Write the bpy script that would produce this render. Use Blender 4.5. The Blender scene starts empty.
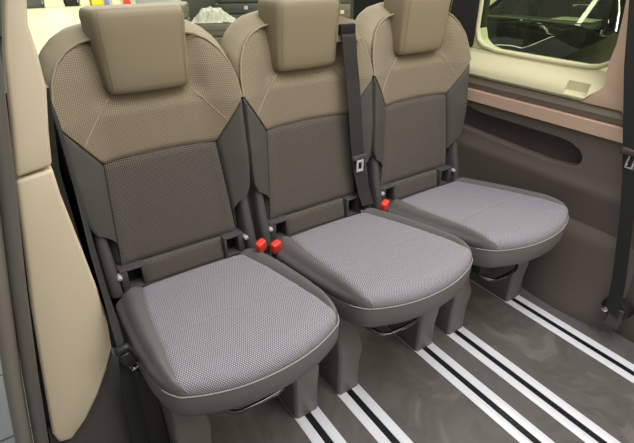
import bpy, bmesh, math, random
from mathutils import Vector, Matrix, noise
random.seed(7)
sc = bpy.context.scene
col = sc.collection
PI = math.pi

# ------------------------------------------------------------------ helpers
def sm(a, b, x):
    t = max(0.0, min(1.0, (x - a) / (b - a))); return t * t * (3 - 2 * t)
def lerp(a, b, t): return a + (b - a) * t
def interp(tab, x):
    if x <= tab[0][0]: return tab[0][1]
    for (x0, y0), (x1, y1) in zip(tab, tab[1:]):
        if x <= x1: return y0 + (y1 - y0) * (x - x0) / (x1 - x0)
    return tab[-1][1]
def s2l(c):
    return tuple((v / 12.92 if v <= .04045 else ((v + .055) / 1.055) ** 2.4) for v in (x / 255 for x in c)) + (1,)

class MB:
    """collects vertices and faces of ONE mesh object"""
    def __init__(s): s.v = []; s.f = []
    def add(s, vs, fs):
        o = len(s.v); s.v += [tuple(x) for x in vs]; s.f += [tuple(i + o for i in f) for f in fs]; return s
    def loft(s, rings, cap=True, closed=True):
        o = len(s.v); n = len(rings[0])
        for r in rings: s.v += [tuple(x) for x in r]
        m = n if closed else n - 1
        for i in range(len(rings) - 1):
            for j in range(m):
                k = (j + 1) % n
                s.f.append((o + i * n + j, o + i * n + k, o + (i + 1) * n + k, o + (i + 1) * n + j))
        if cap and closed:
            for i, rev in ((0, True), (len(rings) - 1, False)):
                idx = [o + i * n + j for j in range(n)]
                s.f.append(tuple(reversed(idx)) if rev else tuple(idx))
        return s
    def box(s, x0, x1, y0, y1, z0, z1):
        return s.loft([[(x0, y0, z), (x1, y0, z), (x1, y1, z), (x0, y1, z)] for z in (z0, z1)])
    def tube(s, pts, r, n=10, closed=False):
        pts = [Vector(p) for p in pts]; rings = []
        N = len(pts)
        up = Vector((0, 0, 1)); prev = None
        for i, p in enumerate(pts):
            if closed: t = pts[(i + 1) % N] - pts[i - 1]
            else: t = pts[min(i + 1, N - 1)] - pts[max(i - 1, 0)]
            t.normalize()
            if prev is None:
                a = t.cross(up if abs(t.z) < .9 else Vector((1, 0, 0))).normalized()
            else:
                a = (prev - t * prev.dot(t)).normalized()
            prev = a; b = t.cross(a)
            rr = r[i] if isinstance(r, (list, tuple)) else r
            rings.append([p + (a * math.cos(2 * PI * k / n) + b * math.sin(2 * PI * k / n)) * rr for k in range(n)])
        if closed: rings.append(rings[0])
        return s.loft(rings, cap=not closed)
    def ribbon(s, pts, wv, tv):
        """strap: pts centre line, wv half-width vector(s), tv half-thickness vector(s)"""
        rings = []
        for i, p in enumerate(pts):
            p = Vector(p); w = Vector(wv[i] if isinstance(wv, list) else wv); t = Vector(tv[i] if isinstance(tv, list) else tv)
            rings.append([p - w - t, p + w - t, p + w + t, p - w + t])
        return s.loft(rings)
    def sheet(s, fn, na, nb, off):
        """closed slab: fn(a,b) outer surface, off(a,b,p) the inner one"""
        o = len(s.v); g = []
        for i in range(na + 1):
            for j in range(nb + 1):
                s.v.append(tuple(fn(i / na, j / nb)))
        h = (na + 1) * (nb + 1)
        for i in range(na + 1):
            for j in range(nb + 1):
                p = Vector(s.v[o + i * (nb + 1) + j]); s.v.append(tuple(off(i / na, j / nb, p)))
        I = lambda i, j, k=0: o + k * h + i * (nb + 1) + j
        for i in range(na):
            for j in range(nb):
                s.f.append((I(i, j), I(i + 1, j), I(i + 1, j + 1), I(i, j + 1)))
                s.f.append((I(i, j, 1), I(i, j + 1, 1), I(i + 1, j + 1, 1), I(i + 1, j, 1)))
        for i in range(na):
            s.f.append((I(i, 0), I(i, 0, 1), I(i + 1, 0, 1), I(i + 1, 0)))
            s.f.append((I(i, nb), I(i + 1, nb), I(i + 1, nb, 1), I(i, nb, 1)))
        for j in range(nb):
            s.f.append((I(0, j), I(0, j + 1), I(0, j + 1, 1), I(0, j, 1)))
            s.f.append((I(na, j), I(na, j, 1), I(na, j + 1, 1), I(na, j + 1)))
        return s
    def prism(s, poly, axis, a, b):
        """poly of 2-D points extruded along axis from a to b"""
        def P(q, w):
            if axis == 'x': return (w, q[0], q[1])
            if axis == 'y': return (q[0], w, q[1])
            return (q[0], q[1], w)
        return s.loft([[P(q, w) for q in poly] for w in (a, b)])
    def build(s, name, mat, parent=None, smooth=True, bevel=0, seg=2, angle=40, sub=0):
        me = bpy.data.meshes.new(name); me.from_pydata(s.v, [], s.f)
        bm = bmesh.new(); bm.from_mesh(me)
        bmesh.ops.remove_doubles(bm, verts=bm.verts, dist=1e-6)
        bmesh.ops.recalc_face_normals(bm, faces=bm.faces)
        if bevel:
            es = [e for e in bm.edges if len(e.link_faces) == 2 and e.calc_face_angle(0) > math.radians(28)]
            bmesh.ops.bevel(bm, geom=es, offset=bevel, segments=seg, profile=.5, affect='EDGES', clamp_overlap=True)
        bm.to_mesh(me); bm.free()
        if smooth:
            me.polygons.foreach_set('use_smooth', [True] * len(me.polygons))
            me.set_sharp_from_angle(angle=math.radians(angle))
        me.materials.append(mat)
        o = bpy.data.objects.new(name, me); col.objects.link(o)
        if parent: o.parent = parent
        if sub:
            m = o.modifiers.new('sub', 'SUBSURF'); m.levels = sub; m.render_levels = sub
        return o

def cut(o, mb):
    """carve the closed shape mb out of object o, for good"""
    c = mb.build('cutter', o.data.materials[0], smooth=False)
    c.matrix_world = o.matrix_world
    m = o.modifiers.new('cut', 'BOOLEAN'); m.object = c; m.solver = 'EXACT'
    dg = bpy.context.evaluated_depsgraph_get()
    me = bpy.data.meshes.new_from_object(o.evaluated_get(dg))
    o.modifiers.clear(); o.data = me
    bpy.data.objects.remove(c)
    me.set_sharp_from_angle(angle=math.radians(35))

def tag(o, label=None, cat=None, group=None, kind=None):
    if label: o['label'] = label
    if cat: o['category'] = cat
    if group: o['group'] = group
    if kind: o['kind'] = kind
    return o
def empty(name, loc=(0, 0, 0), rz=0):
    e = bpy.data.objects.new(name, None); col.objects.link(e); e.location = loc; e.rotation_euler = (0, 0, rz)
    e.empty_display_size = .05
    return e
def structure(o): o['kind'] = 'structure'; return o
def copy_tree(o, parent=None):
    c = o.copy(); col.objects.link(c); c.parent = parent
    for ch in [x for x in bpy.data.objects if x.parent == o]: copy_tree(ch, c)
    return c

def rbox_rings(w, d, z0, z1, r, ex=6, n=32, c=(0, 0)):
    """rounded block: rings of superellipses, edges rounded with radius r at top and bottom"""
    rings = []
    zs = [(z0, -r), (z0 + r * .13, -r * .5), (z0 + r * .5, -r * .13), (z0 + r, 0), (z1 - r, 0), (z1 - r * .5, -r * .13), (z1 - r * .13, -r * .5), (z1, -r)]
    for z, g in zs:
        hw, hd = w / 2 + g, d / 2 + g; ring = []
        for k in range(n):
            t = 2 * PI * k / n; cx, sx = math.cos(t), math.sin(t)
            ring.append((c[0] + hw * math.copysign(abs(cx) ** (2 / ex), cx), c[1] + hd * math.copysign(abs(sx) ** (2 / ex), sx), z))
        rings.append(ring)
    return rings

# ------------------------------------------------------------------ materials
def mat(name, base, rough=.6, metal=0, spec=.5, build=None, coat=0):
    m = bpy.data.materials.new(name); m.use_nodes = True
    nt = m.node_tree; b = nt.nodes['Principled BSDF']
    b.inputs['Base Color'].default_value = s2l(base); b.inputs['Roughness'].default_value = rough
    b.inputs['Metallic'].default_value = metal; b.inputs['Specular IOR Level'].default_value = spec
    b.inputs['Coat Weight'].default_value = coat
    if build: build(nt, b)
    return m
def N(nt, t, **kw):
    n = nt.nodes.new(t)
    for k, v in kw.items():
        if k.startswith('i_'): n.inputs[k[2:].replace('_', ' ')].default_value = v
        else: setattr(n, k, v)
    return n
def ramp(nt, fac, stops):
    r = nt.nodes.new('ShaderNodeValToRGB'); nt.links.new(fac, r.inputs[0])
    while len(r.color_ramp.elements) < len(stops): r.color_ramp.elements.new(.5)
    for e, (p, c) in zip(r.color_ramp.elements, stops): e.position = p; e.color = s2l(c)
    return r.outputs[0]

def noise_bump(scale, strength, dist=.001, detail=3, var=None):
    def f(nt, b):
        tc = N(nt, 'ShaderNodeTexCoord'); n = N(nt, 'ShaderNodeTexNoise'); n.inputs['Scale'].default_value = scale; n.inputs['Detail'].default_value = detail
        nt.links.new(tc.outputs['Object'], n.inputs['Vector'])
        bp = N(nt, 'ShaderNodeBump'); bp.inputs['Strength'].default_value = strength; bp.inputs['Distance'].default_value = dist
        nt.links.new(n.outputs[0], bp.inputs['Height']); nt.links.new(bp.outputs[0], b.inputs['Normal'])
        if var:
            n2 = N(nt, 'ShaderNodeTexNoise'); n2.inputs['Scale'].default_value = var[0]; n2.inputs['Detail'].default_value = 4
            nt.links.new(tc.outputs['Object'], n2.inputs['Vector'])
            nt.links.new(ramp(nt, n2.outputs[0], [(.3, var[1]), (.7, var[2])]), b.inputs['Base Color'])
    return f

def weave(dark, light, sx, sz, axes=('X', 'Z'), cov=.45, soft=.25, stagger=True):
    """woven cloth: staggered light threads on a darker ground, with relief"""
    def f(nt, b):
        L = nt.links
        tc = N(nt, 'ShaderNodeTexCoord'); sp = N(nt, 'ShaderNodeSeparateXYZ'); L.new(tc.outputs['Object'], sp.inputs[0])
        def M(op, a, c=None, d=None):
            n = N(nt, 'ShaderNodeMath', operation=op)
            for i, v in enumerate((a, c, d)):
                if v is None: continue
                if isinstance(v, (int, float)): n.inputs[i].default_value = v
                else: L.new(v, n.inputs[i])
            return n.outputs[0]
        A = M('MULTIPLY', sp.outputs[axes[0]], sx); 
        B = sp.outputs[axes[1]]
        if len(axes) > 2: B = M('ADD', B, sp.outputs[axes[2]])
        B = M('MULTIPLY', B, sz)
        row = M('FLOOR', B)
        A2 = M('ADD', A, M('MULTIPLY', row, .5)) if stagger else A
        fa = M('ABSOLUTE', M('SUBTRACT', M('FRACT', A2), .5)); fb = M('ABSOLUTE', M('SUBTRACT', M('FRACT', B), .5))
        d = M('ADD', M('MULTIPLY', fa, 1.0), M('MULTIPLY', fb, .8))
        mr = N(nt, 'ShaderNodeMapRange'); mr.interpolation_type = 'SMOOTHSTEP'
        mr.inputs['From Min'].default_value = cov + soft / 2; mr.inputs['From Max'].default_value = cov - soft / 2
        L.new(d, mr.inputs['Value'])
        nz = N(nt, 'ShaderNodeTexNoise'); nz.inputs['Scale'].default_value = 260; L.new(tc.outputs['Object'], nz.inputs['Vector'])
        fac = M('MULTIPLY', mr.outputs[0], M('MULTIPLY_ADD', nz.outputs[0], .8, .6))
        mx = N(nt, 'ShaderNodeMix', data_type='RGBA'); L.new(fac, mx.inputs[0])
        mx.inputs[6].default_value = s2l(dark); mx.inputs[7].default_value = s2l(light)
        L.new(mx.outputs[2], b.inputs['Base Color'])
        bp = N(nt, 'ShaderNodeBump'); bp.inputs['Strength'].default_value = .5; bp.inputs['Distance'].default_value = .0007
        L.new(mr.outputs[0], bp.inputs['Height']); L.new(bp.outputs[0], b.inputs['Normal'])
        b.inputs['Sheen Weight'].default_value = .15; b.inputs['Sheen Roughness'].default_value = .5
    return f

M = {}
M['cush'] = mat('cushion_fabric', (120, 116, 118), .9, spec=.2, build=weave((76, 72, 75), (172, 166, 173), 190, 200, ('X', 'Y', 'Z'), .46, .3))  # lower backrest cloth made lighter, overhead light put into its colour
M['back_dark'] = mat('dark_fabric', (80, 76, 74), .9, spec=.2, build=weave((62, 57, 51), (126, 118, 107), 190, 200, ('X', 'Z'), .36, .3))
M['back_light'] = mat('beige_fabric', (150, 136, 118), .9, spec=.2, build=weave((120, 107, 87), (162, 148, 123), 190, 200, ('X', 'Z'), .34, .3))
M['bolster'] = mat('bolster_grey', (80, 78, 71), .62, spec=.35, build=noise_bump(900, .15))
M['cush_side'] = mat('cushion_side_grey', (103, 99, 95), .6, spec=.35, build=noise_bump(900, .15))
M['rim'] = mat('rim_beige', (146, 134, 108), .55, spec=.4, build=noise_bump(900, .15))
M['head'] = mat('headrest_beige', (142, 129, 103), .52, spec=.4, build=noise_bump(900, .12))
M['thread'] = mat('stitching', (168, 155, 132), .8)
M['thread_d'] = mat('cushion_piping', (150, 143, 136), .8)
M['plastic'] = mat('dark_plastic', (74, 72, 70), .5, build=noise_bump(700, .12))
M['leg'] = mat('leg_plastic', (108, 104, 98), .5, build=noise_bump(600, .12))
M['black'] = mat('black_plastic', (24, 24, 25), .45)
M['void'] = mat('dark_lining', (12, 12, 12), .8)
M['steel'] = mat('polished_steel', (190, 188, 182), .25, 1)
M['barsteel'] = mat('black_chrome', (110, 110, 110), .2, 1)
M['chrome'] = mat('bright_chrome', (230, 230, 226), .12, 1)
M['red'] = mat('red_button', (225, 62, 42), .45)
M['buckleb'] = mat('buckle_body', (38, 37, 38), .45)
M['web'] = mat('belt_webbing', (44, 44, 40), .75)
M['trimbeige'] = mat('pillar_beige', (204, 188, 160), .6, build=noise_bump(700, .15))
M['cream'] = mat('ledge_cream', (205, 198, 160), .55, build=noise_bump(700, .1))
M['strip'] = mat('strip_beige', (196, 167, 142), .6, build=noise_bump(700, .1))
M['band'] = mat('band_taupe', (128, 118, 104), .6, build=noise_bump(700, .1))
M['panel'] = mat('side_panel', (100, 90, 82), .55, build=noise_bump(700, .15))
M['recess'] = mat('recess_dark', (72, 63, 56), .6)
M['seal'] = mat('door_seal_rubber', (120, 112, 103), .5, build=noise_bump(300, .1))
M['seal2'] = mat('door_seal_dark', (92, 88, 82), .55, build=noise_bump(300, .1))
M['rail'] = mat('rail_aluminium', (248, 248, 250), .3, .25)
M['slot'] = mat('rail_slot', (8, 8, 8), .5)
M['gold'] = mat('body_metal_grey', (86, 84, 80), .4, .3)
M['anchor'] = mat('silver_pin', (225, 225, 220), .4, .5)
M['tag'] = mat('paper_label', (238, 236, 215), .7)

def webbing(nt, b):
    tc = N(nt, 'ShaderNodeTexCoord'); w = N(nt, 'ShaderNodeTexWave'); w.inputs['Scale'].default_value = 180; w.bands_direction = 'DIAGONAL'
    nt.links.new(tc.outputs['Object'], w.inputs['Vector'])
    bp = N(nt, 'ShaderNodeBump'); bp.inputs['Strength'].default_value = .3; bp.inputs['Distance'].default_value = .0005
    nt.links.new(w.outputs[1], bp.inputs['Height']); nt.links.new(bp.outputs[0], b.inputs['Normal'])
webbing(M['web'].node_tree, M['web'].node_tree.nodes['Principled BSDF'])

def floor_nodes(nt, b):
    L = nt.links; tc = N(nt, 'ShaderNodeTexCoord')
    mp = N(nt, 'ShaderNodeMapping'); mp.inputs['Scale'].default_value = (3.2, 2.0, 1); mp.inputs['Rotation'].default_value = (0, 0, .5)
    L.new(tc.outputs['Object'], mp.inputs[0])
    n0 = N(nt, 'ShaderNodeTexNoise'); n0.inputs['Scale'].default_value = 1.6; n0.inputs['Detail'].default_value = 2; n0.inputs['Distortion'].default_value = 1.6
    L.new(mp.outputs[0], n0.inputs['Vector'])
    n1 = N(nt, 'ShaderNodeTexNoise'); n1.inputs['Scale'].default_value = 1.2; n1.inputs['Detail'].default_value = 5; n1.inputs['Distortion'].default_value = 2.6
    L.new(n0.outputs[1], n1.inputs['Vector'])
    c = ramp(nt, n1.outputs[0], [(.3, (84, 80, 74)), (.5, (97, 93, 87)), (.72, (116, 111, 104))])
    L.new(c, b.inputs['Base Color'])
    r = N(nt, 'ShaderNodeMapRange'); r.inputs['To Min'].default_value = .34; r.inputs['To Max'].default_value = .5
    L.new(n1.outputs[0], r.inputs[0]); L.new(r.outputs[0], b.inputs['Roughness'])
    n2 = N(nt, 'ShaderNodeTexNoise'); n2.inputs['Scale'].default_value = 300; L.new(tc.outputs['Object'], n2.inputs['Vector'])
    bp = N(nt, 'ShaderNodeBump'); bp.inputs['Strength'].default_value = .1; bp.inputs['Distance'].default_value = .001
    L.new(n2.outputs[0], bp.inputs['Height']); L.new(bp.outputs[0], b.inputs['Normal'])
M['floor'] = mat('van_floor', (95, 90, 84), .4, build=floor_nodes)

def tiles(ca, cb, grout, sx, sy, rough=.5, var=True):
    def f(nt, b):
        L = nt.links; tc = N(nt, 'ShaderNodeTexCoord'); br = N(nt, 'ShaderNodeTexBrick')
        br.offset = 0; br.inputs['Scale'].default_value = 1; br.inputs['Brick Width'].default_value = sx; br.inputs['Row Height'].default_value = sy
        br.inputs['Mortar Size'].default_value = .006; br.inputs['Color1'].default_value = s2l(ca); br.inputs['Color2'].default_value = s2l(cb); br.inputs['Mortar'].default_value = s2l(grout)
        L.new(tc.outputs['Object'], br.inputs['Vector']); L.new(br.outputs[0], b.inputs['Base Color'])
    return f
M['tiles'] = mat('grey_tiles', (130, 135, 140), .5, build=tiles((138, 142, 148), (126, 131, 138), (62, 62, 62), .6, .4))
M['ground'] = mat('hall_floor', (225, 224, 185), .35, build=noise_bump(3, .02, .01, var=(.5, (222, 220, 180), (236, 236, 200))))
def hallwall(nt, b):
    tc = N(nt, 'ShaderNodeTexCoord'); sp = N(nt, 'ShaderNodeSeparateXYZ'); nt.links.new(tc.outputs['Object'], sp.inputs[0])
    mr = N(nt, 'ShaderNodeMapRange'); mr.inputs['From Min'].default_value = -.5; mr.inputs['From Max'].default_value = 5.2; nt.links.new(sp.outputs['Z'], mr.inputs[0])
    nt.links.new(ramp(nt, mr.outputs[0], [(.262, (218, 214, 180)), (.265, (58, 60, 50))]), b.inputs['Base Color'])  # upper wall coloured dark only so the car bonnet reflects less light
M['hall'] = mat('hall_wall', (215, 212, 180), .8, build=hallwall)
M['darkgrey'] = mat('dark_grey_paint', (70, 74, 72), .5)
M['creamcol'] = mat('column_cream', (226, 222, 190), .7)
M['yellow'] = mat('yellow_paint', (240, 205, 40), .5)
M['bluep'] = mat('blue_paint', (120, 130, 200), .5)
M['redp'] = mat('red_paint', (228, 48, 40), .5)
M['stackseat'] = mat('stored_cushion_vinyl', (132, 126, 106), .5)
M['stackseat2'] = mat('stored_cushion_dark', (96, 98, 86), .55)
M['foamwhite'] = mat('white_wrapping', (236, 236, 222), .7)
def film(nt, b):
    b.inputs['Alpha'].default_value = .62; b.inputs['Subsurface Weight'].default_value = 0
M['film'] = mat('clear_film', (238, 238, 215), .2, build=film)
M['carpaint'] = mat('black_car_paint', (16, 18, 15), .05, 0, .5)
M['carpaint'].node_tree.nodes['Principled BSDF'].inputs['IOR'].default_value = 1.22
M['tyre'] = mat('tyre_rubber', (28, 28, 28), .8)
M['dash'] = mat('dashboard_dark', (84, 92, 74), .7)
M['paper'] = mat('white_paper', (250, 252, 240), .8)

def glass(name, tint, refl=.12, trans=.9):
    m = bpy.data.materials.new(name); m.use_nodes = True; nt = m.node_tree; nt.nodes.clear()
    o = N(nt, 'ShaderNodeOutputMaterial'); mix = N(nt, 'ShaderNodeMixShader')
    t = N(nt, 'ShaderNodeBsdfTransparent'); t.inputs[0].default_value = s2l(tint)
    g = N(nt, 'ShaderNodeBsdfGlossy'); g.inputs['Roughness'].default_value = .02
    lw = N(nt, 'ShaderNodeLayerWeight'); lw.inputs[0].default_value = .35
    mr = N(nt, 'ShaderNodeMapRange'); mr.inputs['To Min'].default_value = refl * .5; mr.inputs['To Max'].default_value = min(1, refl * 5)
    nt.links.new(lw.outputs['Fresnel'], mr.inputs[0]); nt.links.new(mr.outputs[0], mix.inputs[0])
    nt.links.new(t.outputs[0], mix.inputs[1]); nt.links.new(g.outputs[0], mix.inputs[2]); nt.links.new(mix.outputs[0], o.inputs[0])
    return m
M['vanglass'] = glass('van_window_glass', (240, 246, 236), .03)
M['carglass'] = glass('car_windscreen_glass', (222, 228, 212), .035)
M['carside'] = glass('car_side_glass', (90, 100, 84), .2)

# ------------------------------------------------------------------ the seat
INW = [(.425, .186), (.5, .18), (.62, .171), (.735, .162)]          # half width of the dark insert
FRONT = [(.20, .548), (.232, .556), (.245, .585), (.249, .65), (.249, .76), (.247, .865)]      # lower outer edge (u, z)
ARC = [(.247, .865), (.243, .915), (.231, .962), (.209, 1.0), (.181, 1.025), (.147, 1.042), (.1, 1.051), (.0, 1.055)]
def yc(z): return interp([(.36, .345), (.425, .352), (.735, .386), (.865, .392), (.96, .40), (1.06, .425)], z)
def G(u, z):
    """front surface of the backrest: centre plane less the side bolsters"""
    e = sm(.13, .25, abs(u))
    k = interp([(.42, .012), (.55, .03), (.7, .045), (.86, .04), (.95, .018), (1.06, -.005)], z)
    return yc(z) - k * e
def poly_at(pts, t):
    """point at arc-length fraction t of a 2-D polyline"""
    ls = [math.dist(a, b) for a, b in zip(pts, pts[1:])]; T = sum(ls) * max(0, min(1, t))
    for (a, b), l in zip(zip(pts, pts[1:]), ls):
        if T <= l + 1e-9: return (lerp(a[0], b[0], T / l), lerp(a[1], b[1], T / l))
        T -= l
    return pts[-1]
def crown(a, b, r=.09, h=.007, rb=None):
    ea = min(a, 1 - a) / r; eb = min(b, 1 - b) / (rb or r)
    e = max(0, min(1, ea)); e2 = max(0, min(1, eb))
    q = (1 - (1 - e) ** 2) * (1 - (1 - e2) ** 2)
    return h * math.sqrt(max(q, 0))

def make_seat():
    root = empty('passenger_seat')
    # ---- backrest
    br = empty  # (parts hang directly under the seat)
    def dark(a, b):
        z = lerp(.428, .735, b); w = interp(INW, z) - .001; u = (2 * a - 1) * w
        z2 = lerp(.428, .735 + .008 * (1 - (2 * a - 1) ** 2), b)
        return (u, G(u, z) - crown(a, b, .06, .008), z2)
    back_off = lambda a, b, p: p + Vector((0, .035, 0))
    MB().sheet(dark, 30, 30, back_off).build('lower_backrest_panel', M['back_dark'], root)
    full = [(-u, z) for u, z in ARC] + [(u, z) for u, z in reversed(ARC)][1:]
    bot = [(-.247, .865), (-.163, .7365)] + [(-.1, .741), (0, .745), (.1, .741)] + [(.163, .7365), (.247, .865)]
    def light(a, b):
        p0 = poly_at(bot, a); p1 = poly_at(full, a)
        u, z = lerp(p0[0], p1[0], b), lerp(p0[1], p1[1], b)
        c = crown(a, b, .03, .007, .06)
        # hollow around the headrest
        hol = .022 * (1 - sm(.118, .17, abs(u))) * sm(.86, .91, z + .04 * (abs(u) / .12) ** 2 * 0)
        return (u, G(u, z) - c + hol, z)
    MB().sheet(light, 60, 40, back_off).build('upper_backrest_panel', M['back_light'], root)
    for sg in (-1, 1):
        inner = [(interp(INW, z) + .001, z) for z in (.50, .56, .62, .68, .733)]
        def bol(a, b, sg=sg):
            p0 = poly_at(inner, b); p1 = poly_at(FRONT, b)
            u, z = lerp(p0[0], p1[0], a), lerp(p0[1], p1[1], a)
            return (sg * u, G(u, z) - crown(a, b, .18, .01, .05), z)
        MB().sheet(bol, 14, 30, back_off).build('backrest_bolster', M['bolster'], root)
    # ---- shell behind, wrapping the contour
    prof = [(-.004, .004), (.003, .012), (.014, .03), (.024, .055), (.029, .08), (.024, .1), (.008, .112), (-.03, .118)]
    def shell(pts, name, m):
        P = [Vector(p) for p in pts]; rings = []
        for d, dy in prof:
            ring = []
            for i, p in enumerate(P):
                t = (P[min(i + 1, len(P) - 1)] - P[max(i - 1, 0)]).normalized(); n = Vector((t.y, -t.x))
                if n.dot(p - Vector((0, .8))) < 0: n = -n
                q = p + n * d
                lim = lerp(.2485, .2485, 0) if q.y < .9 else .2488
                q.x = max(-lim, min(lim, q.x))
                ring.append((q.x, G(abs(p.x), p.y) + dy, q.y))
            ring_c = ring
            rings.append(ring_c)
        # rear closing face towards the middle
        rings.append([(x * .01, y + .004, lerp(.76, z, .01)) for x, y, z in rings[-1]])
        mb = MB(); mb.loft(rings, cap=False, closed=False)
        return mb.build(name, m, root, angle=60)
    def dens(pts, n):
        return [poly_at(pts, i / n) for i in range(n + 1)]
    shell(dens(full, 70), 'backrest_rim', M['rim'])
    low = [(.247, .865), (.249, .76), (.249, .65), (.245, .585), (.232, .556), (.2, .548), (.188, .50), (.19, .43), (.17, .40)]
    low = dens(low, 40); lo = low + [(-u, z) for u, z in reversed(low)]
    shell(lo, 'side_shell', M['bolster'])
    # piping round the upper panel and two slanting seams
    MB().tube([(u, G(abs(u), z) - .0050, z) for u, z in dens(full, 70)], .0032, 8).build('piping', M['rim'], root)
    for sg in (-1, 1):
        pts = [(sg * lerp(.112, .2, t), G(lerp(.112, .2, t), lerp(.905, .80, t)) - .0075, lerp(.905, .80, t)) for t in [i / 12 for i in range(13)]]
        MB().tube(pts, .0011, 6).build('seam', M['thread'], root)
    # ---- headrest
    rings = []
    zs = [(.912, .016), (.914, .009), (.92, .004), (.932, 0), (.97, 0), (1.02, 0), (1.07, 0), (1.098, .001), (1.109, .004), (1.116, .009), (1.119, .018)]
    for z, g in zs:
        t = (z - .912) / .213
        hw = lerp(.108, .114, t) - g; hb = lerp(.112, .133, t) - g
        yf = lerp(.374, .352, t) + g * .8; yb = lerp(.43, .478, sm(0, .6, t)) - g
        ring = []
        n = 44
        for k in range(n):
            a = 2 * PI * k / n; ca, sa = math.cos(a), math.sin(a); ex = 7
            x = math.copysign(abs(ca) ** (2 / ex), ca); y = math.copysign(abs(sa) ** (2 / ex), sa)
            w = lerp(hw, hb, (y + 1) / 2)
            ring.append((w * x, lerp(yf, yb, (y + 1) / 2) - (.006 * (1 - x * x) if y < 0 else 0), z))
        rings.append(ring)
    h = MB().loft(rings).build('headrest', M['head'], root, angle=70)
    for sg in (-1, 1):
        pts = [(sg * (lerp(.108, .114, t) - .012), lerp(.374, .352, t) - .0035, lerp(.925, 1.112, t)) for t in (0, .25, .5, .75, 1)]
        MB().tube(pts, .0009, 6).build('headrest_seam', M['head'], h)
        MB().tube([(sg * .05, .43, .90), (sg * .05, .43, .96)], .006, 10).build('headrest_post', M['barsteel'], h)
    # ---- plastic arms at the hinge
    for sg in (-1, 1):
        rings = []
        for z, y0, y1, w in [(.36, .295, .43, .020), (.40, .302, .43, .021), (.44, .312, .43, .021), (.48, .325, .44, .020), (.53, .335, .44, .018), (.565, .345, .44, .015), (.585, .36, .43, .010), (.592, .375, .42, .004)]:
            cx = sg * .222; n = 20; ring = []
            for k in range(n):
                a = 2 * PI * k / n; ca, sa = math.cos(a), math.sin(a)
                ring.append((cx + w * math.copysign(abs(ca) ** .6, ca), (y0 + y1) / 2 + (y1 - y0) / 2 * math.copysign(abs(sa) ** .6, sa), z))
            rings.append(ring)
        MB().loft(rings).build('hinge_cover', M['plastic'], root, angle=60)
        # anchor pocket with a rim of four bars
        x0, x1 = sg * .128, sg * .200; xa, xb = min(x0, x1), max(x0, x1)
        mb = MB()
        zf0, zf1 = .352, .428
        mb.box(xa, xb, .318, .40, zf1 - .0075, zf1); mb.box(xa, xb, .318, .40, zf0, zf0 + .0075)
        ins = .034 if sg > 0 else .012; ino = .012 if sg > 0 else .034
        mb.box(xa, xa + (.010 if sg > 0 else .022), .318, .40, zf0 + .007, zf1 - .007)
        mb.box(xb - (.022 if sg > 0 else .010), xb, .318, .40, zf0 + .007, zf1 - .007)
        pk = mb.build('anchor_pocket', M['plastic'], root, bevel=.0025)
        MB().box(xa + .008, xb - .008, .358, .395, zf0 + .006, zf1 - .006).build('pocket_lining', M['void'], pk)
        cx = sg * .203
        MB().loft([[(cx + r * math.cos(k * PI / 6), y, .412 + r * math.sin(k * PI / 6)) for k in range(12)] for y, r in ((.33, .0078), (.307, .0078), (.305, .005))]).build('anchor_pin', M['anchor'], root) if sg < 0 else \
        MB().loft([[(cx + r * math.cos(k * PI / 6), y, .412 + r * math.sin(k * PI / 6)) for k in range(12)] for y, r in ((.33, .0078), (.307, .0078), (.305, .005))]).build('anchor_pin', M['anchor'], root)
    # ---- cloth strip under the backrest
    def strip(a, b):
        u = lerp(-.128, .128, a); z = lerp(.35, .424, b)
        return (u, .33 + .012 * b - crown(a, b, .04, .006, .15), z)
    MB().sheet(strip, 20, 12, back_off).build('lower_cloth_strip', M['back_dark'], root)
    # ---- cushion
    YB, ZB = .268, .392
    def W(t): return interp([(0, .232), (.06, .241), (.3, .245), (.6, .244), (.78, .238), (.88, .229), (.94, .219), (.98, .207), (1, .196)], t)
    def yfront(s): return -.262 + .048 * abs(s) ** 2.2
    def foot(s, t): return (s * W(t), lerp(YB, yfront(s), t))
    def SI(t): return interp([(0, .66), (.3, .735), (.7, .80), (.88, .87), (.96, .93), (1, .965)], t)
    def tilt(y): return interp([(-.3, .462), (-.18, .462), (-.1, .455), (.0, .438), (.15, .412), (.268, .392), (.4, .375)], y)
    def skz(y): return interp([(-.3, .428), (-.2, .428), (0, .398), (.268, .345)], y)      # height of the piping
    def ztop(s, t):
        y = foot(s, t)[1]
        z = tilt(y) + .007 * (1 - s * s)
        fr = max(0, (t - .90) / .10); z -= (tilt(-.2) - skz(-.25) + .007 * (1 - s * s) - .001) * (1 - math.sqrt(max(0, 1 - fr ** 2.4)))
        return z
    def insert(a, b):
        s = lerp(-SI(b), SI(b), a); x, y = foot(s, b)
        e = min(a, 1 - a) / .04; z = ztop(s, b) - .005 * (1 - math.sqrt(max(0, 1 - (1 - min(1, e)) ** 2))) * (1 - sm(.9, 1, b))
        z -= .0018 * math.exp(-((b - .58 - .05 * (2 * a - 1) ** 2) / .010) ** 2)
        z -= .010 * (1 - sm(0, .05, b))
        return (x, y, z)
    MB().sheet(insert, 60, 100, lambda a, b, p: Vector((p.x * .97, p.y + .02 * b, p.z - .03))).build('cushion_cover', M['cush'], root, angle=60)
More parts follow.
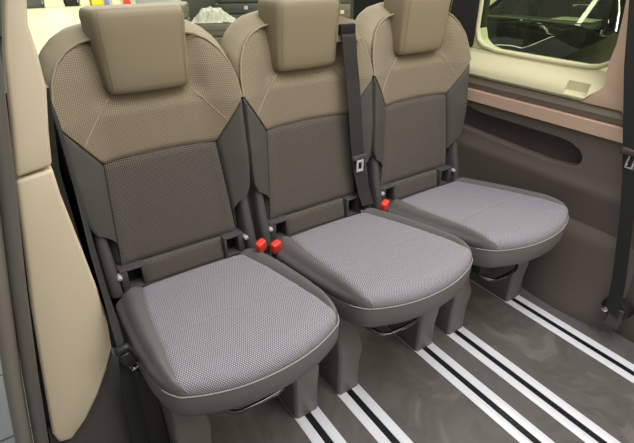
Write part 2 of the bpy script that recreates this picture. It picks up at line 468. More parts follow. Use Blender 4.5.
    for sg in (-1, 1):
        def bolc(a, b, sg=sg):
            s = lerp(SI(b), 1.0, min(1, a * 1.15)) if a < .87 else 1.0
            x, y = foot(s, b)
            zt = ztop(SI(b), b) - .003; zl = skz(y)
            k = min(1, a / .95)
            z = zl + (zt - zl) * math.sqrt(max(0, 1 - k ** 2.6)) + .012 * math.sin(PI * min(1, a * 1.5)) * (1 if a < .667 else 0) * (1 - sm(.8, 1, b))
            if b < .03: z -= .006 * (1 - b / .03)
            return (sg * x, y, max(z, zl))
        MB().sheet(bolc, 20, 80, lambda a, b, p: Vector((p.x * .95, p.y + .02 * b, p.z - .012))).build('cushion_bolster', M['cush_side'], root, angle=60)
    outline = [foot(-1, t / 50) for t in range(50)] + [foot(-1 + 2 * s / 50, 1) for s in range(51)] + [foot(1, 1 - t / 50) for t in range(1, 51)]
    def off(p, d):
        x, y = p; v = Vector((x, y * .9 - .01)); v.normalize(); return (x + v.x * d, y + (v.y * d if y < .25 else 0))
    rings = []
    for k, d in ((.002, -.006), (0, .001), (-.008, .003), (-.03, .003), (-.056, .001), (-.066, -.003), (-.073, -.012), (-.076, -.04)):
        rings.append([(*off(p, d), skz(p[1]) + k * interp([(-.2, 1.0), (.27, .8)], p[1])) for p in outline])
    MB().loft(rings).build('cushion_skirt', M['cush_side'], root, angle=50)
    fr = [(p, off(p, .0025)) for p in outline[45:106]]
    MB().tube([(q[0], q[1], skz(p[1]) + .0005) for p, q in fr], .0017, 6).build('cushion_piping', M['thread_d'], root)
    # ---- under-frame
    MB().box(-.215, .215, .235, .40, .285, .350).build('hinge_beam', M['plastic'], root, bevel=.008)
    MB().box(-.125, .125, -.06, .24, .245, .30).build('seat_frame', M['black'], root, bevel=.01)
    MB().box(-.125, -.02, -.13, -.04, .25, .35).build('mechanism', M['black'], root, bevel=.006)
    MB().box(.04, .125, -.09, -.04, .24, .35).build('mechanism', M['black'], root, bevel=.006)
    rb = [(-.10, .0, .26), (-.10, -.09, .242), (-.095, -.118, .232), (-.085, -.136, .226), (-.072, -.147, .222), (-.055, -.153, .220), (0, -.156, .220), (.05, -.154, .220), (.066, -.150, .221), (.080, -.140, .224), (.090, -.124, .229), (.095, -.10, .238), (.105, .0, .255)]
    MB().tube(rb, .0065, 12).build('slide_handle', M['barsteel'], root)
    # ---- feet
    for sg in (-1, 1):
        rings = []
        for z, xi, xo, yf, yb in [(.002, .128, .213, -.112, .20), (.10, .128, .212, -.112, .20), (.165, .124, .214, -.118, .20), (.18, .124, .215, -.117, .20), (.21, .127, .210, -.104, .20), (.28, .122, .207, -.09, .20), (.345, .118, .205, -.085, .06)]:
            c = .009
            rings.append([(sg * x, y, z) for x, y in ((xi, yf + c), (xi + c, yf), (xo - c, yf), (xo, yf + c), (xo, yb), (xi, yb))])
        lg = MB().loft(rings).build('leg', M['leg'], root, bevel=.003, angle=24)
        MB().loft([[(sg * .122 + sg * dx, -.06 + .006 * math.cos(k * PI / 5), .09 + .006 * math.sin(k * PI / 5)) for k in range(10)] for dx in (.007, .003)]).build('bolt', M['steel'], lg)
    return root

SEATX = (0, .5, .998)
seat = make_seat()
tag(seat, 'beige and grey cloth seat nearest the door pillar, leftmost of the three', 'seat', 'cabin seats in a row')
seats = [seat]
labs = ['middle grey and beige cloth seat with a black belt hanging over its backrest', 'beige and grey cloth seat beside the window wall, rightmost of the three']
for i in (1, 2):
    c = copy_tree(seat); c.location = (SEATX[i], (0, 0, -.004)[i], 0); c['label'] = labs[i - 1]; seats.append(c)

# buckles on short stalks
def buckle(parent, loc, rot):
    mb = MB().loft(rbox_rings(.026, .018, -.03, .012, .004, 4, 20))
    b = mb.build('belt_buckle', M['buckleb'], parent, angle=50); b.location = loc; b.rotation_euler = rot; b.scale = (1.3, 1.3, 1.3)
    k = MB().loft(rbox_rings(.0265, .0185, -.012, .020, .004, 4, 20)).build('release_button', M['red'], b, angle=50)
    MB().ribbon([(0, 0, -.028), (0, .004, -.06), (0, .02, -.10)], (.009, 0, 0), (0, .003, 0)).build('stalk', M['black'], b)
    return b
buckle(seats[0], (.210, .215, .424), (math.radians(12), math.radians(-16), .3))
buckle(seats[1], (-.239, .212, .404), (math.radians(15), math.radians(-10), .2))
buckle(seats[1], (.222, .212, .418), (math.radians(12), math.radians(-16), .3))

# belt of the middle seat: guide at the shoulder, webbing, tongue
r2 = seats[1]
gd = MB().sheet(lambda a, b: (lerp(.095, lerp(.175, .205, 1 - b), a), .372 - .012 * math.sin(PI * a), lerp(.985, 1.066 - .02 * a, b)), 12, 12, lambda a, b, p: p + Vector((0, .09, -.004)))
gdo = gd.build('belt_guide', M['rim'], r2, angle=50)
MB().box(.108, .168, .352, .372, 1.005, 1.038).build('belt_slot', M['void'], r2, bevel=.004)
pts = [(.137, .362, 1.03), (.139, .350, 1.0), (.145, .346, .93), (.155, .343, .86), (.160, .331, .76), (.166, .322, .65), (.178, .315, .54), (.194, .300, .45), (.204, .285, .40)]
wb = MB().ribbon(pts, (.028, 0, -.002), (0, .0012, 0)).build('belt_webbing', M['web'], r2, smooth=False)
tx, ty, tz = .181, .312, .585
mb = MB().box(-.034, .034, -.008, .006, -.006, .012); tg = mb.build('tongue_grip', M['plastic'], r2, bevel=.005)
tg.location = (tx - .008, ty, tz + .004)
ft = MB().box(-.0125, .0125, -.003, 0, -.012, -.004).box(-.0125, -.006, -.003, 0, -.034, -.011).box(.006, .0125, -.003, 0, -.034, -.011).box(-.0125, .0125, -.003, 0, -.042, -.033).build('tongue', M['anchor'], tg, bevel=.001)
ft.location = (-.002, -.007, 0); ft.scale = (1.25, 1, 1.2)

# ------------------------------------------------------------------ van shell
f = structure(MB().box(-.36, 1.42, -2.2, 1.12, -.06, 0).build('floor', M['floor'], smooth=False))

# floor rails
rl = ['seat rail under the left foot of the leftmost seat', 'silver floor rail running forward from the right foot of the leftmost seat',
      'silver floor rail from the left foot of the middle seat', 'silver floor rail from the right foot of the middle seat',
      'silver floor rail from the left foot of the rightmost seat', 'silver floor rail closest to the side wall, rightmost of all']
k = 0
for sx in SEATX:
    for sg in (-1, 1):
        if sx == 0 and sg < 0: k += 1; continue
        cx = sx + sg * .170; y0, y1 = -1.9, 1.05
        r = empty('floor_rail', (cx, 0, 0))
        tag(r, rl[k], 'rail', 'rails let into the van floor'); k += 1
        for s2 in (-1, 1):
            MB().box(min(s2 * .011, s2 * .042), max(s2 * .011, s2 * .042), y0, y1, .0002, .0028).build('rail_flange', M['rail'], r, bevel=.0008)
        MB().box(-.0112, .0112, y0, y1, .0001, .0010).build('rail_slot', M['slot'], r, smooth=False)
        # perforated strip in the slot
        mb = MB()
        for q in range(48):
            yy = -1.0 + q * .0125
            if yy > -.42: break
            mb.box(-.0035, .0035, yy, yy + .006, .0010, .0018)
        mb.build('rack_teeth', M['barsteel'], r, smooth=False)

# right wall, extruded profile (x, z) along y
def wall_profile(mb, prof, y0, y1, n=1, thick=.12):
    pass
lowp = [(1.320, 0), (1.315, .04), (1.308, .2), (1.300, .40), (1.292, .485), (1.290, .502), (1.294, .516), (1.300, .54), (1.305, .60), (1.306, .65), (1.303, .690), (1.45, .690), (1.45, 0)]
w = MB().prism(lowp, 'y', -1.6, 1.12).build('wall_right', M['panel'], angle=25); structure(w)
# armrest tray carved into the wall
rc = [(.62, .69), (.40, .675), (.30, .655), (-.06, .650), (-.10, .645), (-.140, .628), (-.157, .606), (-.157, .585), (-.142, .566), (-.11, .556), (-.04, .550), (.10, .555), (.30, .565), (.46, .575), (.62, .60)]
cut(w, MB().loft([[(x, lerp(.2, y, s), lerp(.61, z, s)) for y, z in rc] for x, s in ((1.25, 1.0), (1.312, 1.0), (1.345, .97))]))
w['kind'] = 'structure'
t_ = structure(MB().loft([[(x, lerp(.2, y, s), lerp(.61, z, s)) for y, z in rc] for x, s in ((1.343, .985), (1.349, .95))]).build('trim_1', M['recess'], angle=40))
# moulded rear-arch cover that bulges at floor level behind the rightmost seat
def bulge(a, b):
    y = lerp(.02, -.44, a); z = lerp(.0, .40, b)
    k = math.sin(PI * min(1, a * 1.0)) ** .6 if 0 < a < 1 else 0
    return (1.308 - .05 * k * (1 - .55 * b) * (1 - sm(.8, 1, b)), y, z)
structure(MB().sheet(bulge, 24, 20, lambda a, b, p: Vector((1.33, p.y, p.z))).build('trim_2', M['panel'], angle=60))
# beige strip, taupe band
structure(MB().prism([(1.303, .691), (1.294, .695), (1.296, .737), (1.315, .742), (1.45, .742), (1.45, .691)], 'y', -.30, 1.1).build('trim_3', M['strip'], angle=25))
structure(MB().prism([(1.308, .7425), (1.299, .765), (1.304, .789), (1.45, .789), (1.45, .7425)], 'y', -.262, 1.1).build('trim_4', M['band'], angle=25))
# cream ledge below the window
ledge = MB().prism([(1.318, .7895), (1.300, .792), (1.293, .802), (1.297, .818), (1.31, .834), (1.345, .858), (1.372, .872), (1.378, .884), (1.392, .886), (1.45, .886), (1.45, .7895)], 'y', -.157, 1.1).build('window_1', M['cream'], angle=25)
structure(ledge)
cut(ledge, MB().loft([[(1.290, -.115, z), (1.290, -.035, z), (1.328, -.025, z + .008), (1.328, -.105, z + .008)] for z in (.806, .90)]))
cut(ledge, MB().prism([(-.082, .775), (-.151, .8475), (-.158, .865), (-.158, .90), (-.3, .90), (-.3, .775)], 'x', 1.2, 1.5))
ledge['kind'] = 'structure'
# front corner of the window surround, curving up into the pillar, and the pillar itself
pil = [(-.095, .7895), (-.150, .846), (-.157, .862), (-.152, .884), (-.147, .902), (-.145, .93), (-.148, .98), (-.138, 1.06), (-.122, 1.16), (-.10, 1.32), (-.9, 1.32), (-.9, .743), (-.266, .743), (-.256, .770), (-.235, .7895)]
rings = []
for x0, dx in ((1.297, 0), (1.45, 0)):
    rings.append([(x0 + (z - .8) * (.12 if x0 < 1.4 else 0) , y, z) for y, z in pil])
structure(MB().loft(rings).build('wall_right_pillar', M['strip'], angle=30, bevel=.006)).name = 'wall_right_front'
pc = [(-.30, .691), (-.30, .7425), (-.9, .7425), (-.9, .691)]
structure(MB().loft([[(x, y, z) for y, z in pc] for x in (1.306, 1.45)]).build('trim_5', M['strip']))
# window frame lip and pane
lip = [(1.386, .449, 1.30), (1.386, .447, 1.0), (1.384, .444, .955), (1.382, .430, .920), (1.381, .40, .900), (1.380, .33, .888), (1.380, .2, .886), (1.380, .05, .886), (1.380, -.05, .889), (1.381, -.09, .896), (1.382, -.12, .912), (1.384, -.137, .94), (1.388, -.135, 1.0), (1.396, -.12, 1.1), (1.405, -.10, 1.3)]
MB().tube(lip, .009, 10).build('window_frame', M['cream'], ledge)
MB().prism([(.47, .884), (-.10, .886), (-.12, .93), (-.12, 1.30), (.9, 1.30), (.9, .884)], 'x', 1.402, 1.406).build('pane', M['vanglass'], ledge, smooth=False)
# rising rear corner of the surround beside the rightmost seat, then the dark rear pillar
rear = [(.34, .884), (.40, .898), (.43, .918), (.443, .95), (.447, .962), (.56, .962), (.56, .884)]
structure(MB().prism(rear, 'x', 1.380, 1.45).build('trim_6', M['cream'], bevel=.006))
structure(MB().prism([(1.372, .45), (1.45, .45), (1.45, 1.12), (1.25, 1.12), (1.25, .60)], 'z', .887, 1.32).build('wall_right_rear', M['void'], bevel=.01))
structure(MB().tube([(1.26, 1.135, .2), (1.26, 1.135, .8), (1.25, 1.135, 1.3)], .012).build('trim_7', M['seal2']))

# ------------------------------------------------------------------ left door pillar
up = [(-.290, 1.30), (-.293, 1.169), (-.315, 1.093), (-.331, 1.009), (-.349, .92), (-.357, .886), (-.296, .896), (-.285, .96), (-.270, 1.03), (-.268, 1.088), (-.270, 1.132), (-.262, 1.168), (-.255, 1.30)]
lo = [(-.3585, .8815), (-.383, .74), (-.409, .596), (-.434, .43), (-.459, .26), (-.454, .226), (-.427, .219), (-.387, .26), (-.345, .322), (-.312, .385), (-.289, .441), (-.283, .509), (-.283, .613), (-.290, .733), (-.297, .838), (-.297, .8905)]
def pillar(poly, name):
    c = Vector((sum(p[0] for p in poly) / len(poly), sum(p[1] for p in poly) / len(poly)))
    return structure(MB().loft([[(x, y, z) for x, z in poly] for y in (0, .055)]).build(name, M['trimbeige'], bevel=.007, seg=3, angle=50))
pillar(up, 'trim_8'); pillar(lo, 'trim_9')
# darker lower trim of the pillar
structure(MB().prism([(-.47, .23), (-.43, .20), (-.36, .28), (-.29, .40), (-.262, .36), (-.240, .3), (-.215, .2), (-.212, 0), (-.50, 0)], 'y', .03, .09).build('trim_10', M['plastic'], bevel=.006))
def strap_seal(pts, w, name, m):
    rings = []
    for x, z in pts:
        rings.append([(x + w * math.cos(a), -.018 + .02 * math.sin(a), z) for a in [2 * PI * k / 14 for k in range(14)]])
    return structure(MB().loft(rings).build(name, m, angle=70))
strap_seal([(-.312, 1.30), (-.322, 1.17), (-.342, 1.05), (-.362, .94), (-.380, .85), (-.411, .69), (-.450, .47), (-.484, .256), (-.51, .0)], .014, 'trim_11', M['seal2'])
strap_seal([(-.342, 1.30), (-.352, 1.17), (-.372, 1.05), (-.391, .94), (-.408, .85), (-.439, .69), (-.481, .47), (-.516, .256), (-.545, .0)], .016, 'trim_12', M['seal'])
# wheel-arch housing at the left rear corner
structure(MB().prism([(-.255, .0), (-.02, .0), (-.02, .50), (-.06, .62), (-.12, .70), (-.18, .80), (-.255, .84)], 'y', .62, 1.12).build('trim_14', M['black'], bevel=.02))
# left side wall behind the pillar
structure(MB().prism([(-.50, 0), (-.25, 0), (-.262, .3), (-.285, .6), (-.284, .86), (-.262, 1.02), (-.36, 1.02), (-.42, .86)], 'y', .06, 1.12).build('wall_left', M['black'], angle=20))
structure(MB().prism([(-.36, 1.021), (-.262, 1.021), (-.245, 1.32), (-.36, 1.32)], 'y', .80, 1.12).build('wall_left_rear', M['seal2'], bevel=.008))

# ------------------------------------------------------------------ loose belts
b1 = empty('seat_belt', (-.266, .03, .4))
tag(b1, 'black seat belt hanging beside the door pillar with its silver tongue', 'seat belt')
def loc(pts, o): return [(x - o[0], y - o[1], z - o[2]) for x, y, z in pts]
o1 = (-.262, .03, .4)
MB().ribbon(loc([(-.262, .12, 1.005), (-.256, .12, .93), (-.258, .10, .80), (-.264, .05, .68), (-.266, .01, .58), (-.267, -.025, .515), (-.268, -.045, .475)], o1), [(.004, .022, 0)] * 3 + [(.006, .02, 0)] * 2 + [(.008, .016, 0)] * 2, (.0014, 0, 0)).build('belt_webbing', M['web'], b1, smooth=False)
MB().ribbon(loc([(-.268, -.045, .47), (-.272, -.03, .38), (-.278, -.01, .22), (-.282, .01, .06), (-.285, .01, .01)], o1), [(.010, .008, 0), (.016, .008, 0), (.02, .008, 0), (.022, .006, 0), (.022, .006, 0)], (0, .0014, 0)).build('belt_tail', M['web'], b1, smooth=False)
g = MB().loft(rbox_rings(.026, .016, -.033, .033, .006, 3.5, 20)).build('tongue_grip', M['black'], b1, angle=60)
g.location = (-.002, -.095, .062); g.rotation_euler = (math.radians(20), math.radians(-12), 0); g.scale = (1.25, 1.25, 1.3)
MB().box(-.007, .007, -.0125, -.008, -.022, .024).build('grip_groove', M['buckleb'], g, bevel=.002)
t = MB().box(-.0095, -.004, -.0015, .0015, -.056, -.028).box(.004, .0095, -.0015, .0015, -.056, -.028).box(-.0095, .0095, -.0015, .0015, -.063, -.0555).build('tongue', M['chrome'], g, bevel=.0008)

b2 = empty('seat_belt', (1.24, -.42, .1))
tag(b2, 'black seat belt running down the pillar at the right to a floor anchor', 'seat belt')
o2 = (1.24, -.42, .1)
MB().ribbon(loc([(1.262, -.165, 1.30), (1.258, -.20, 1.11), (1.256, -.243, .93), (1.252, -.297, .754), (1.248, -.345, .6), (1.244, -.377, .48), (1.240, -.425, .25), (1.240, -.440, .12)], o2), (.004, .024, .002), (.0014, .0, 0)).build('belt_webbing', M['web'], b2, smooth=False)
g = MB().loft(rbox_rings(.022, .062, -.012, .010, .006, 4, 20)).build('tongue_grip', M['recess'], b2, angle=60)
g.location = loc([(1.250, -.322, .690)], o2)[0]
t = MB().box(-.0015, .0015, -.013, -.006, -.046, -.008).box(-.0015, .0015, .006, .013, -.046, -.008).box(-.0015, .0015, -.013, .013, -.051, -.045).build('tongue', M['chrome'], g, bevel=.0008)
t.location = (-.006, -.01, 0)
an = MB().loft([[(x, -.018 + r * math.cos(a), .03 + r * .8 * math.sin(a)) for a in [2 * PI * k / 20 for k in range(20)]] for x, r in ((.055, .05), (.02, .046), (.012, .034))]).build('anchor_cup', M['black'], b2)
MB().loft([[(x, .006 + r * math.cos(a), .025 + r * math.sin(a)) for a in [2 * PI * k / 12 for k in range(12)]] for x, r in ((.02, .011), (.0, .011), (-.004, .006))]).build('anchor_bolt', M['steel'], an)
MB().ribbon([(.004, -.03, .05), (.004, -.035, .0), (.006, -.03, -.03)], (0, .022, 0), (.004, 0, 0)).build('anchor_plate', M['plastic'], an)

# dark step tread at the right edge of the floor
structure(MB().box(1.20, 1.30, -.95, -.64, .0, .012).build('trim_13', M['black'], bevel=.004))

# ------------------------------------------------------------------ hall outside
structure(MB().box(-14, 24, -9, 34, -.56, -.502).build('ground', M['ground'], smooth=False))
structure(MB().box(-4.4, -.54, -3, 5, -.501, -.49).build('ground_tiles', M['tiles'], smooth=False))
structure(MB().box(-14, 24, 30, 30.2, -.5, 5.2).build('wall_back', M['hall'], smooth=False))
wl = MB()
for i in range(60):
    y = -8 + i * .6
    wl.prism([(12.0, y), (11.93, y + .15), (11.93, y + .45), (12.0, y + .6), (12.2, y + .6), (12.2, y)], 'z', -.5, 5.2)
structure(wl.build('wall_side', M['hall'], smooth=False))

# far things on the hall floor
def far_box(name, m, x0, x1, y, d, h, label, cat, top=.9):
    rings = [[(x0 + g, y + g, z), (x1 - g, y + g, z), (x1 - g, y + d - g, z), (x0 + g, y + d - g, z)] for z, g in ((-.5, 0), (-.5 + .12, 0), (-.5 + .121, .02), (h - .1, .02), (h, .05))]
    o = MB().loft(rings).build(name, m, bevel=.01); return tag(o, label, cat)
far_box('storage_cabinet', M['darkgrey'], .4, 1.82, 21.4, .6, .7, 'dark grey low cabinet far off on the hall floor, leftmost beside the pillar', 'cabinet')
far_box('column', M['creamcol'], 1.86, 2.55, 21.2, .7, 4.5, 'wide cream column on the hall floor right of the dark grey cabinet', 'column')
far_box('rubbish_bin', M['tyre'], 2.62, 3.1, 21.5, .5, .6, 'black bin standing between two cream columns far behind the leftmost seat', 'bin')
far_box('column', M['creamcol'], 3.14, 3.5, 21.3, .5, 4.5, 'narrow cream column between the black bin and the yellow crate', 'column')
far_box('plastic_crate', M['yellow'], 3.56, 4.0, 21.2, .5, .5, 'yellow crate just above the leftmost headrest', 'crate')
far_box('bollard', M['bluep'], 4.05, 4.2, 21.1, .2, .6, 'blue post right of the yellow crate', 'post')
far_box('panel_board', M['creamcol'], 4.28, 4.62, 20.9, .1, .8, 'cream board between the blue and the red post', 'board')
far_box('bollard', M['redp'], 4.68, 4.95, 20.7, .2, .6, 'red post in the distance above the leftmost headrest', 'post')

# stored cushions on a low packing table behind the van
tb = empty('packing_table', (1.35, 3.0, -.5))
tag(tb, 'low packing table behind the seats that carries the stored cushions', 'table')
MB().box(-.75, 1.45, -.6, 1.0, .94, .98).build('table_top', M['darkgrey'], tb, bevel=.005)
for sx_, sy_ in ((-.7, -.55), (-.7, .95), (1.4, -.55), (1.4, .95)):
    MB().box(sx_ - .025, sx_ + .025, sy_ - .025, sy_ + .025, .0, .94).build('leg', M['darkgrey'], tb)
def stored(x, y, z, w, d, h, m, label, lab=None, rz=-.45, group='stored seat cushions'):
    o = MB().loft(rbox_rings(w, d, 0, h, .016, 5, 32)).build('stored_cushion', m, angle=60)
    o.location = (x, y, z); o.rotation_euler = (0, 0, rz)
    tag(o, label, 'cushion', group)
    MB().tube([(p[0] * 1.004, p[1] * 1.004, h * .5) for p in rbox_rings(w, d, 0, h, .016, 5, 32)[3]], .003, 6, closed=True).build('seam', M['stackseat2'], o)
    if lab:
        l = MB().box(lab[0] - .016, lab[0] + .016, -d / 2 - .004, -d / 2 - .001, lab[1] - .014, lab[1] + .014).build('label', M['tag'], o, smooth=False)
    return o
Z = .481
A = 'stackseat'; B = 'stackseat2'
stored(.93, 3.10, Z, .30, .36, .105, M[A], 'olive stored cushion at the bottom under the labelled one, just right of the leftmost headrest')
stored(.93, 3.10, Z + .106, .30, .36, .105, M[A], 'olive stored cushion second from the bottom just right of the leftmost headrest')
stored(.93, 3.10, Z + .212, .30, .36, .105, M[A], 'olive stored cushion directly under the one with the square label', )
stored(.93, 3.10, Z + .318, .30, .36, .105, M[A], 'olive stored cushion with square white label right of the leftmost headrest', (.115, .062))
stored(1.18, 2.80, Z, .34, .34, .105, M[A], 'olive stored cushion lowest in the film-topped stack')
stored(1.18, 2.80, Z + .106, .34, .34, .105, M[A], 'olive stored cushion second from the bottom of the film-topped stack')
stored(1.18, 2.80, Z + .212, .34, .34, .095, M[A], 'olive stored cushion right under the crumpled clear film')
stored(1.60, 3.22, Z, .40, .32, .155, M[B], 'dark stored cushion lowest in the stack left of the middle headrest')
stored(1.60, 3.22, Z + .156, .40, .32, .155, M[B], 'dark stored cushion second from the bottom left of the middle headrest')
stored(1.60, 3.22, Z + .312, .40, .32, .085, M[B], 'dark stored cushion with small label left of the middle headrest', (.06, .05))
stored(1.60, 3.22, Z + .398, .40, .32, .075, M[B], 'dark stored cushion on top of its stack left of the middle headrest')
stored(1.50, 3.72, Z, .5, .22, .50, M[B], 'big dark stored cushion standing behind the crumpled film')
stored(2.44, 2.72, Z, .5, .4, .14, M[A], 'olive stored cushion lowest between the middle and right headrests')
stored(2.44, 2.72, Z + .141, .5, .4, .135, M[A], 'olive stored cushion second from the bottom between the middle and right headrests')
stored(2.44, 2.72, Z + .277, .5, .4, .115, M[A], 'olive stored cushion with white label between the middle and right headrests', (-.10, .05))
stored(2.44, 2.72, Z + .393, .5, .4, .10, M[B], 'green-grey stored cushion topmost between the middle and right headrests')
# white wrapped parcel
pw = MB().loft(rbox_rings(.36, .34, 0, .47, .02, 6, 28)).build('wrapped_parcel', M['foamwhite'], angle=60)
pw.location = (1.02, 3.62, Z); pw.rotation_euler = (0, 0, -.45)
tag(pw, 'white wrapped parcel behind the leftmost headrest, beyond the labelled cushion', 'parcel')
gt = MB().tube([(0, 0, 0), (.08, 0, .005), (.17, .02, 0)], [.012, .018, .012], 10).build('hand_tool', M['stackseat2'])
gt.location = (.92, 3.57, Z + .484); gt.rotation_euler = (0, 0, -.5); tag(gt, 'grey hand tool lying on the white wrapped parcel', 'tool')
# crumpled clear film
def filmf(a, b):
    x = lerp(-.165, .165, a); y = lerp(-.165, .165, b)
    d = min(a, 1 - a, b, 1 - b)
    h = .095 * sm(0, .35, d) * (1 - .25 * a) + .02 * noise.noise(Vector((a * 7, b * 7, 1))) + .012 * noise.noise(Vector((a * 17, b * 15, 4)))
    e = .01 * noise.noise(Vector((a * 11, b * 9, 9)))
    return (x + e, y + e, max(.002, h) )
fl = MB().sheet(filmf, 40, 40, lambda a, b, p: p + Vector((0, 0, -.0015))).build('crumpled_film', M['film'], angle=20)
fl.location = (1.18, 2.80, Z + .3085); fl.rotation_euler = (0, 0, -.45)
tag(fl, 'crumpled clear plastic film lying on the olive cushions behind the seats', 'plastic film')

# ------------------------------------------------------------------ the black car
CL = 4.5
car = empty('parked_car', (3.85, 2.58, -.5), math.radians(8))      # local +x = rearwards, -x = nose
tag(car, 'black car with chrome window line parked outside the van window', 'car')
WT = [(0, .55), (.08, .72), (.3, .84), (.7, .91), (1.2, .935), (2, .94), (3.6, .93), (4.2, .88), (4.45, .75), (4.5, .6)]
ZT = [(0, .62), (.08, .78), (.3, .88), (.8, .97), (1.45, 1.035), (1.56, .97), (4.0, .98), (4.2, 1.03), (4.3, 1.0), (4.5, .8)]
ZS = [(0, .6), (.08, .72), (.3, .80), (.8, .88), (1.45, .945), (2, .96), (3.8, .98), (4.3, .92), (4.5, .75)]
rings = []
xs = [0, .02, .05, .1, .18, .3, .45, .6, .8, 1.0, 1.2, 1.35, 1.45, 1.56, 1.7, 2, 2.5, 3, 3.5, 3.9, 4.2, 4.35, 4.45, 4.5]
for x in xs:
    w_, zt, zs_ = interp(WT, x), interp(ZT, x), interp(ZS, x); ring = []
    for a in [-1, -.9, -.78, -.66, -.6, -.55, -.4, -.2, 0, .2, .4, .55, .6, .66, .78, .9, 1]:
        aa = abs(a); z = zs_ + (zt - zs_) * (1 - aa ** 2.4) + .018 * math.exp(-((aa - .62) / .07) ** 2) * sm(.1, .5, x)
        ring.append((x, a * w_, z))
    lower = [(x, w_ + .012, zs_ - .12), (x, w_ + .01, zs_ - .3), (x, w_ - .02, .3), (x, w_ - .1, .2)]
    ring = ring + lower + [(a_, -b_, c_) for a_, b_, c_ in reversed(lower)]
    rings.append(ring)
MB().loft(rings).build('body', M['carpaint'], car, angle=60)
def q3(l, s):  # glasshouse point: l along, s half width, z
    return None
cab = [  # x, halfwidth, z of belt and of roof edge
    (1.40, .80, 1.03), (2.15, .62, 1.42)]
def ws(a, b):   # windscreen: a across, b up
    s = 2 * a - 1
    x = lerp(1.42 + .14 * s * s, 2.22 + .10 * s * s, b) ; y = s * lerp(.80, .60, b); z = lerp(1.02 - .035 * s * s, 1.45 - .03 * s * s, b)
    return (x, y, z)
MB().sheet(ws, 24, 10, lambda a, b, p: p + Vector((.004, 0, -.004))).build('windscreen', M['carglass'], car, angle=60)
def roof(a, b):
    s = 2 * a - 1
    return (lerp(2.22 + .1 * s * s, 3.8, b), s * lerp(.60, .56, b), 1.45 + .04 * math.sin(PI * b * .8) - .03 * s * s)
MB().sheet(roof, 14, 14, lambda a, b, p: p + Vector((0, 0, -.03))).build('roof', M['carpaint'], car, angle=60)
MB().sheet(lambda a, b: ((lerp(3.8, 4.25, b)), (2 * a - 1) * lerp(.56, .72, b), lerp(1.455, 1.04, b) - .03 * (2 * a - 1) ** 2), 10, 8, lambda a, b, p: p + Vector((-.004, 0, -.004))).build('rear_window', M['carside'], car)
for sg in (-1, 1):
    base = lambda x: (x, sg * interp([(1.2, .86), (2, .90), (4, .86)], x), interp([(1.2, .935), (2, .965), (4, .985)], x))
    top = [(1.56, .80, .985), (2.32, .60, 1.42), (3.0, .585, 1.445), (3.8, .56, 1.425)]
    P0 = [base(1.35), base(2.2), base(3.2), base(4.0)]; P1 = [(x, sg * y, z) for x, y, z in top]
    def side(a, b):
        t = a * 3; i = min(2, int(t)); t -= i
        p = Vector(P0[i]).lerp(Vector(P0[i + 1]), t); q = Vector(P1[i]).lerp(Vector(P1[i + 1]), t); return p.lerp(q, b)
    MB().sheet(side, 18, 6, lambda a, b, p, sg=sg: p + Vector((0, -sg * .004, 0))).build('side_window', M['carside'], car)
    MB().tube([side(0, .02)] + [side(i / 18, .0) for i in range(0, 19)] + [side(1, 1)] + [side(1 - i / 18, 1.0) for i in range(0, 19)], .014, 8, closed=True).build('chrome_strip', M['chrome'], car)
    MB().tube([side(.16, .0), side(.24, .5), side(.30, 1)], .016, 8).build('quarter_pillar', M['chrome'], car)
    MB().tube([ws(0 if sg < 0 else 1, i / 8) for i in range(9)], .028, 8).build('windscreen_pillar', M['carpaint'], car)
    mr = MB().loft([[(x, sg * (1.04 + hw_ * math.cos(a_)), 1.02 + hz * math.sin(a_)) for a_ in [2 * PI * k_ / 16 for k_ in range(16)]] for x, hw_, hz in ((1.62, .03, .03), (1.66, .09, .065), (1.74, .11, .08), (1.82, .10, .07))]).build('wing_mirror', M['carpaint'], car, angle=60)
    for wx in (.85, 3.6):
        wh = MB().loft([[(wx + r_ * math.cos(a_), sg * yy, .335 + r_ * math.sin(a_)) for a_ in [2 * PI * k_ / 32 for k_ in range(32)]] for yy, r_ in ((.70, .30), (.72, .335), (.93, .335), (.95, .30), (.95, .22), (.93, .21), (.93, .02))]).build('wheel', M['tyre'], car, angle=30)
        mbw = MB().loft([[(wx + r_ * math.cos(a_), sg * yy, .335 + r_ * math.sin(a_)) for a_ in [2 * PI * k_ / 32 for k_ in range(32)]] for yy, r_ in ((.935, .21), (.945, .21), (.945, .19), (.936, .19))])
        for k_ in range(5):
            a_ = 2 * PI * k_ / 5
            mbw.tube([(wx, sg * .94, .335), (wx + .2 * math.cos(a_), sg * .94, .335 + .2 * math.sin(a_))], .02, 6)
        mbw.build('rim', M['steel'], wh)
    hl = MB().sheet(lambda a, b, sg=sg: (lerp(.045, .30, a) - .015, sg * lerp(.60, .845, a), lerp(.66, .76, b) + .04 * a), 10, 6, lambda a, b, p, sg=sg: p + Vector((.05, -sg * .04, 0))).build('headlight', M['steel'], car)
for c0, c1 in ((.62, .02), (-.05, -.62)):
    pts = [(1.36 + .05 * t, lerp(c0, c1, t), 1.045 + .004 * math.sin(PI * t)) for t in [i / 8 for i in range(9)]]
    MB().tube(pts, .010, 6).build('wiper', M['dash'], car)
MB().sheet(lambda a, b: (lerp(1.60, 2.3, b), lerp(-.68, .68, a), .985 + .03 * math.sin(PI * b)), 12, 8, lambda a, b, p: p + Vector((0, 0, -.3))).build('dashboard', M['dash'], car)
for sy_ in (-.36, .36):
    st = MB().loft(rbox_rings(.16, .46, .55, 1.22, .05, 4, 24, c=(2.9, sy_)))
    st.build('car_seat', M['tyre'], car, angle=60)
MB().tube([(2.05 + .05 * math.sin(2 * PI * k_ / 24), .36 + .18 * math.cos(2 * PI * k_ / 24), 1.02 + .17 * math.sin(2 * PI * k_ / 24)) for k_ in range(24)], .015, 8, closed=True).build('steering_wheel', M['tyre'], car)
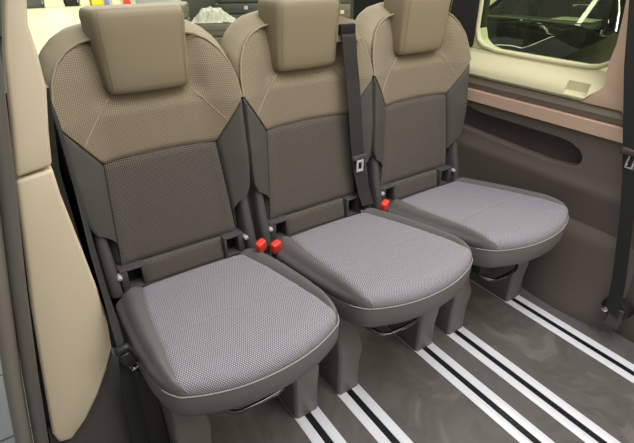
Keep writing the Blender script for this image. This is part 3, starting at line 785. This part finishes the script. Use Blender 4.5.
pp = MB().sheet(lambda a, b: (lerp(-.20, .20, b), lerp(-.25, .25, a), .004 * math.sin(PI * a)), 8, 6, lambda a, b, p: p + Vector((0, 0, -.001))).build('paper_sheet', M['paper'])
cm = Matrix.Translation((3.85, 2.58, -.5)) @ Matrix.Rotation(math.radians(8), 4, 'Z')
pp.location = cm @ Vector((1.95, -.34, 1.030)); pp.rotation_euler = (0, math.radians(0), math.radians(8))
tag(pp, 'white sheet of paper on the dashboard of the black car', 'paper')

# ------------------------------------------------------------------ hall ceiling lights and front fill
def emis(name, c, s):
    m = bpy.data.materials.new(name); m.use_nodes = True; nt = m.node_tree; nt.nodes.clear()
    e = N(nt, 'ShaderNodeEmission'); e.inputs[0].default_value = c; e.inputs[1].default_value = s
    o = N(nt, 'ShaderNodeOutputMaterial'); nt.links.new(e.outputs[0], o.inputs[0]); return m
M['tube'] = emis('lamp_tube', (1, 1, .86, 1), 14)
gi = 0
for X, Y in ((6, 3.2), (6, 8), (10, 1), (10, 6), (2, 9), (2, 15), (7, 14)):
    e = empty('ceiling_light', (X, Y, 4.3)); 
    tag(e, 'long fluorescent ceiling light of the hall', 'ceiling light', 'hall ceiling lights')
    MB().box(-1.8, 1.8, -.09, .09, .03, .10).build('housing', M['foamwhite'], e, bevel=.01)
    MB().box(-1.78, 1.78, -.07, .07, -.0, .028).build('diffuser', M['tube'], e)

def area(name, loc, tgt, size, sizey, power, color):
    l = bpy.data.lights.new(name, 'AREA'); l.shape = 'RECTANGLE'; l.size = size; l.size_y = sizey; l.energy = power; l.color = color
    o = bpy.data.objects.new(name, l); col.objects.link(o); o.location = loc
    o.rotation_euler = (Vector(tgt) - Vector(loc)).to_track_quat('-Z', 'Y').to_euler(); return o
area('overhead_lamp', (.55, -1.1, 3.1), (.7, -.7, 0), 2.2, 2.0, 92, (.95, .95, 1))
area('front_warm_fill', (1.1, -1.9, 2.0), (.9, .4, .8), 1.6, 1.0, 19, (1, .92, .78))  # added warm fill from the front, stronger on the right-hand seats
area('hall_lamp_back', (2, 8, 4.2), (2, 8, 0), 8, 8, 420, (1, 1, .80))
area('hall_lamp_far', (3, 18, 4.4), (3, 18, 0), 10, 10, 900, (1, 1, .82))
area('hall_lamp_side', (4.3, .8, 3.7), (4.0, 1.4, 0), 3, 3, 130, (1, 1, .78))

w = bpy.data.worlds.new('hall_air'); sc.world = w; w.use_nodes = True
bg = w.node_tree.nodes['Background']; bg.inputs[0].default_value = (.95, .96, .9, 1); bg.inputs[1].default_value = .36

# ------------------------------------------------------------------ camera
cd = bpy.data.cameras.new('camera'); cam = bpy.data.objects.new('camera', cd); col.objects.link(cam)
R = Vector((0.83205683, -0.5546845, -0.00255636)); U = Vector((0.27698335, 0.41148829, 0.86830733)); F = Vector((0.48058471, 0.72318911, -0.49602001))
m3 = Matrix((R, U, -F)).transposed()
cam.matrix_world = Matrix.Translation((-0.33022, -0.91918, 1.22668)) @ m3.to_4x4()
cd.sensor_fit = 'HORIZONTAL'; cd.sensor_width = 36; cd.lens = 465.25 * 36 / 634; cd.clip_start = .02; cd.clip_end = 200
sc.camera = cam
sc.view_settings.view_transform = 'Standard'; sc.view_settings.look = 'None'; sc.view_settings.gamma = 1; sc.view_settings.use_curve_mapping = False
sc.view_settings.exposure = 0.0
